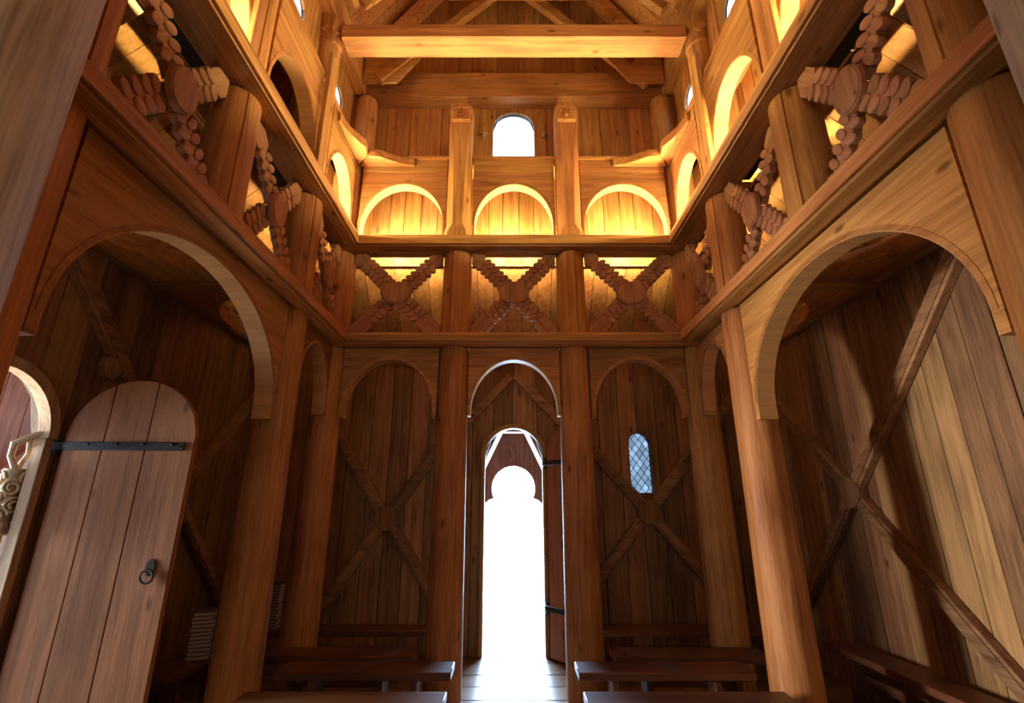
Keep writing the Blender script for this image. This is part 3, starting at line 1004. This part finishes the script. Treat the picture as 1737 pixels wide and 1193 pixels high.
def portal_ring(name, loc, rotz, hw_, zs, rise, t, label, d=0.05, z0=0.0, mat=W['z']):
    o = sempty(name, loc, rotz)
    o['label'] = label
    N_ = 24
    ring = arc(0, zs, hw_, rise, 0, 180, N_) + list(reversed(arc(0, zs, hw_ + t, rise + t, 0, 180, N_)))
    MB().prism(ring, -d, -0.001).build('arch', mat, o, smooth=30)
    for s in (-1, 1):
        MB().box(min(s * hw_, s * (hw_ + t * 0.8)), max(s * hw_, s * (hw_ + t * 0.8)), -d * 0.9, -0.001, z0, zs - 0.001).build('jamb', mat, o, bevel=0.004)
    return o


portal_ring('trim_1', (0, D2, 0), 0, 0.352, 2.165, 0.353, 0.055, 'rounded wooden frame of the open west doorway', 0.035)
portal_ring('trim_2', (-W2, PORT_C, 0), HALF, PORT_W, 2.02, 0.385, 0.07, 'pale rounded wooden frame of the side portal at the left edge', 0.085, mat=WG)  # pale wood stands for daylight on the frame
# carved capital outside the side portal
o = thing('carved_capital', 'white scroll-carved capital with a small arched beast outside the side portal', 'carving', (-W2 - 0.065, PORT_C + PORT_W + 0.0, 1.42))
MB().lathe([(0.055, 0), (0.066, 0.01), (0.066, 0.03), (0.055, 0.035), (0.06, 0.05), (0.052, 0.06), (0.046, 0.08), (0.05, 0.38), (0.06, 0.4)], 18).build('core', WG, o)
MB().lathe([(0.03, -1.42), (0.03, -0.001)], 14).build('shaft', WG, o)
sc_ = MB()
for k in range(5):
    for q in range(2):
        a0 = q * math.pi + k * 1.3 - 1.4
        path = []
        for j in range(22):
            t = j / 21
            rr = 0.055 * (1 - 0.7 * t)
            b_ = 3.4 * math.pi * t
            a = a0 + rr * math.cos(b_) / 0.055
            path.append((0.056 * math.cos(a), 0.056 * math.sin(a), 0.12 + 0.055 * k + rr * math.sin(b_)))
        sc_.tube(path, 0.009, 6)
sc_.build('scroll', WG, o)
MB().tube([(0.02, -0.02, 0.39), (-0.02, -0.04, 0.48), (-0.01, -0.05, 0.56), (0.05, -0.02, 0.60), (0.10, 0.02, 0.64)], [0.02, 0.018, 0.022, 0.026, 0.018], 8).build('beast', WG, o)
MB().tube([(-0.03, 0.03, 0.39), (0.03, 0.02, 0.50), (0.05, -0.01, 0.59)], [0.014, 0.014, 0.018], 8).build('beast_leg', WG, o)

# ------------------------------------------------------------------ porches outside the doors
pf = sempty('wall_porch_far', (0, 7.30, 0))
head = arc(0, 1.83, 0.313, 0.313, -28, 208, 30)          # right notch round to the left notch
half_r = [(0.16, 2.62), (0.66, 1.58), (1.35, 1.58), (1.35, -0.1), (0.46, -0.1), (0.46, 1.46), (0.45, 1.54), (0.41, 1.62), (0.35, 1.67), (0.29, 1.69)]
half_l = [(-x, z) for x, z in reversed(half_r)]
MB().prism(half_r + head + half_l, -0.03, 0.02).build('gable_panel', WR, pf, smooth=0)
for s in (-1, 1):
    MB().prism([(s * 0.225, 2.62), (s * 0.72, 1.59), (s * 1.35, 1.59), (s * 1.35, 3.4), (s * 0.225, 3.4)], -0.03, 0.02).build('side_panel', WR, pf, smooth=0)
MB().box(-0.224, 0.224, -0.03, 0.02, 2.645, 3.4).build('top_panel', WR, pf)
for s in (-1, 1):
    p = MB().box(-0.03, 0.03, D2 + 0.13, 7.26, -0.1, 3.4).build('wall_porch_side' if s < 0 else 'wall_porch_side', WR, None, (s * 1.3, 0, 0))
    struct(p)
struct(MB().box(-1.4, 1.4, D2 + 0.12, 7.34, 3.401, 3.44).build('ceiling_porch', WR, None))
# bent iron hook over the outer opening, coloured pale for the light on it
tag(MB().tube([(-0.055, 7.255, 2.42), (0.0, 7.245, 2.32), (0.005, 7.245, 2.30), (-0.03, 7.245, 2.21)], 0.006, 6).build('bent_hook', PAPER, None), 'small bent pale hook above the outer porch opening', 'hook')
pl = sempty('wall_porch_left', (-4.45, 0, 0), HALF)
plank_wall(pl, 3.62, 6.3, -0.1, 3.0, [], 0.24, WR, back=0.05)
for k, v in enumerate((4.35,)):
    tag(MB().prism(bar((-0.9, 0.9), (0.25, 2.1), 0.16), -0.06, -0.006).build('porch_brace', WR, None, (-4.45, v, 0), (0, 0, HALF), bevel=0.005), 'diagonal reddish brace on the porch wall beyond the side portal', 'wall brace')
plank_wall(pl, 0.3, 2.02, -0.1, 3.0, [], 0.24, WR, back=0.05)  # added wall run out of view, cuts daylight on the door leaf
MB().box(2.02, 3.62, 0, 0.06, 2.5, 3.0).build('light_stop_lintel', WR, pl)  # added over the opening to narrow the daylight coming in
struct(MB().box(-4.6, -W2 - 0.13, 0.3, 6.3, 3.0, 3.05).build('ceiling_porch_left', WR, None))

# ------------------------------------------------------------------ benches


def bench(x0, x1, y_, label, h=0.45, d=0.27, rotz=0.0, cx=None):
    c = (x0 + x1) / 2 if cx is None else cx
    L = (x1 - x0) / 2
    o = thing('bench', label, 'bench', (c, y_, 0), rotz, 'plain wooden benches')
    MB().box(-L, L, -d / 2, d / 2, h - 0.055, h).build('seat', WB, o, bevel=0.006)
    for s in (-1, 1):
        MB().prism([(-d * 0.46, 0.003), (-d * 0.2, 0.003), (0, 0.13), (d * 0.2, 0.003), (d * 0.46, 0.003), (d * 0.36, h - 0.0555), (-d * 0.36, h - 0.0555)], s * (L - 0.27) - 0.025, s * (L - 0.27) + 0.025, 'yz').build('leg', WB, o, bevel=0.004)
    MB().box(-L + 0.296, L - 0.296, -0.02, 0.02, 0.2, 0.27).build('stretcher', WB, o, bevel=0.003)
    return o


for s in (-1, 1):
    sw = SIDE_WORD[s]
    a, b_ = sorted((s * 1.74, s * 0.46)); bench(a, b_, 4.15, f'{sw} bench of the middle row facing the doorway aisle')
    a, b_ = sorted((s * 1.74, s * 0.44)); bench(a, b_, 3.52, f'{sw} bench in the nearest row at the bottom edge')
    a, b_ = sorted((s * 2.05, s * 0.80)); bench(a, b_, 4.55, f'{sw} bench just in front of the far columns')
    a, b_ = sorted((s * 2.9, s * 0.85)); bench(a, b_, 5.42, f'{sw} bench in the far aisle below the wall brace', h=0.44)
bench(-1.2, 1.2, 3.7, 'long bench along the right outer wall', rotz=HALF, cx=2.90, h=0.44)
bench(-0.62, 0.62, 4.58, 'dark bench along the left outer wall carrying book stacks', rotz=HALF, cx=-2.62, h=0.42)

# ------------------------------------------------------------------ book stacks


def book_meshes(w, d, t):
    pg = MB().box(-w / 2, w / 2 - 0.004, -d / 2 + 0.003, d / 2 - 0.003, 0.003, t - 0.003).mesh('pages', PAPER)
    cv = MB().box(-w / 2 - 0.002, w / 2, -d / 2, d / 2, 0, 0.0028).box(-w / 2 - 0.002, w / 2, -d / 2, d / 2, t - 0.0028, t).box(w / 2 - 0.0035, w / 2, -d / 2, d / 2, 0.0029, t - 0.0029).mesh('cover', COVER)
    return pg, cv


bp, bc = book_meshes(0.16, 0.22, 0.028)


def stack(x, y_, z, n_, rz, where):
    for k in range(n_):
        ords = ('lowest', 'second', 'third', 'fourth', 'fifth', 'sixth', 'seventh', 'eighth', 'ninth', 'tenth', 'eleventh', 'twelfth', 'thirteenth', 'topmost')
        lab = f'topmost hymn book of the stack {where}' if k == n_ - 1 else f'lowest hymn book of the stack {where}' if k == 0 else f'{ords[k]} hymn book from the bottom of the stack {where}'
        o = thing('hymn_book', lab, 'book', (x + random.uniform(-0.006, 0.006), y_ + random.uniform(-0.006, 0.006), z + k * 0.0285), rz + random.uniform(-0.06, 0.06), 'hymn books ' + where)
        link('pages', bp, o); link('cover', bc, o)


stack(-2.57, 4.52, 0.421, 12, math.radians(200), 'beside the open left door')
stack(-2.42, 5.42, 0.441, 14, math.radians(185), 'deep in the far left corner')
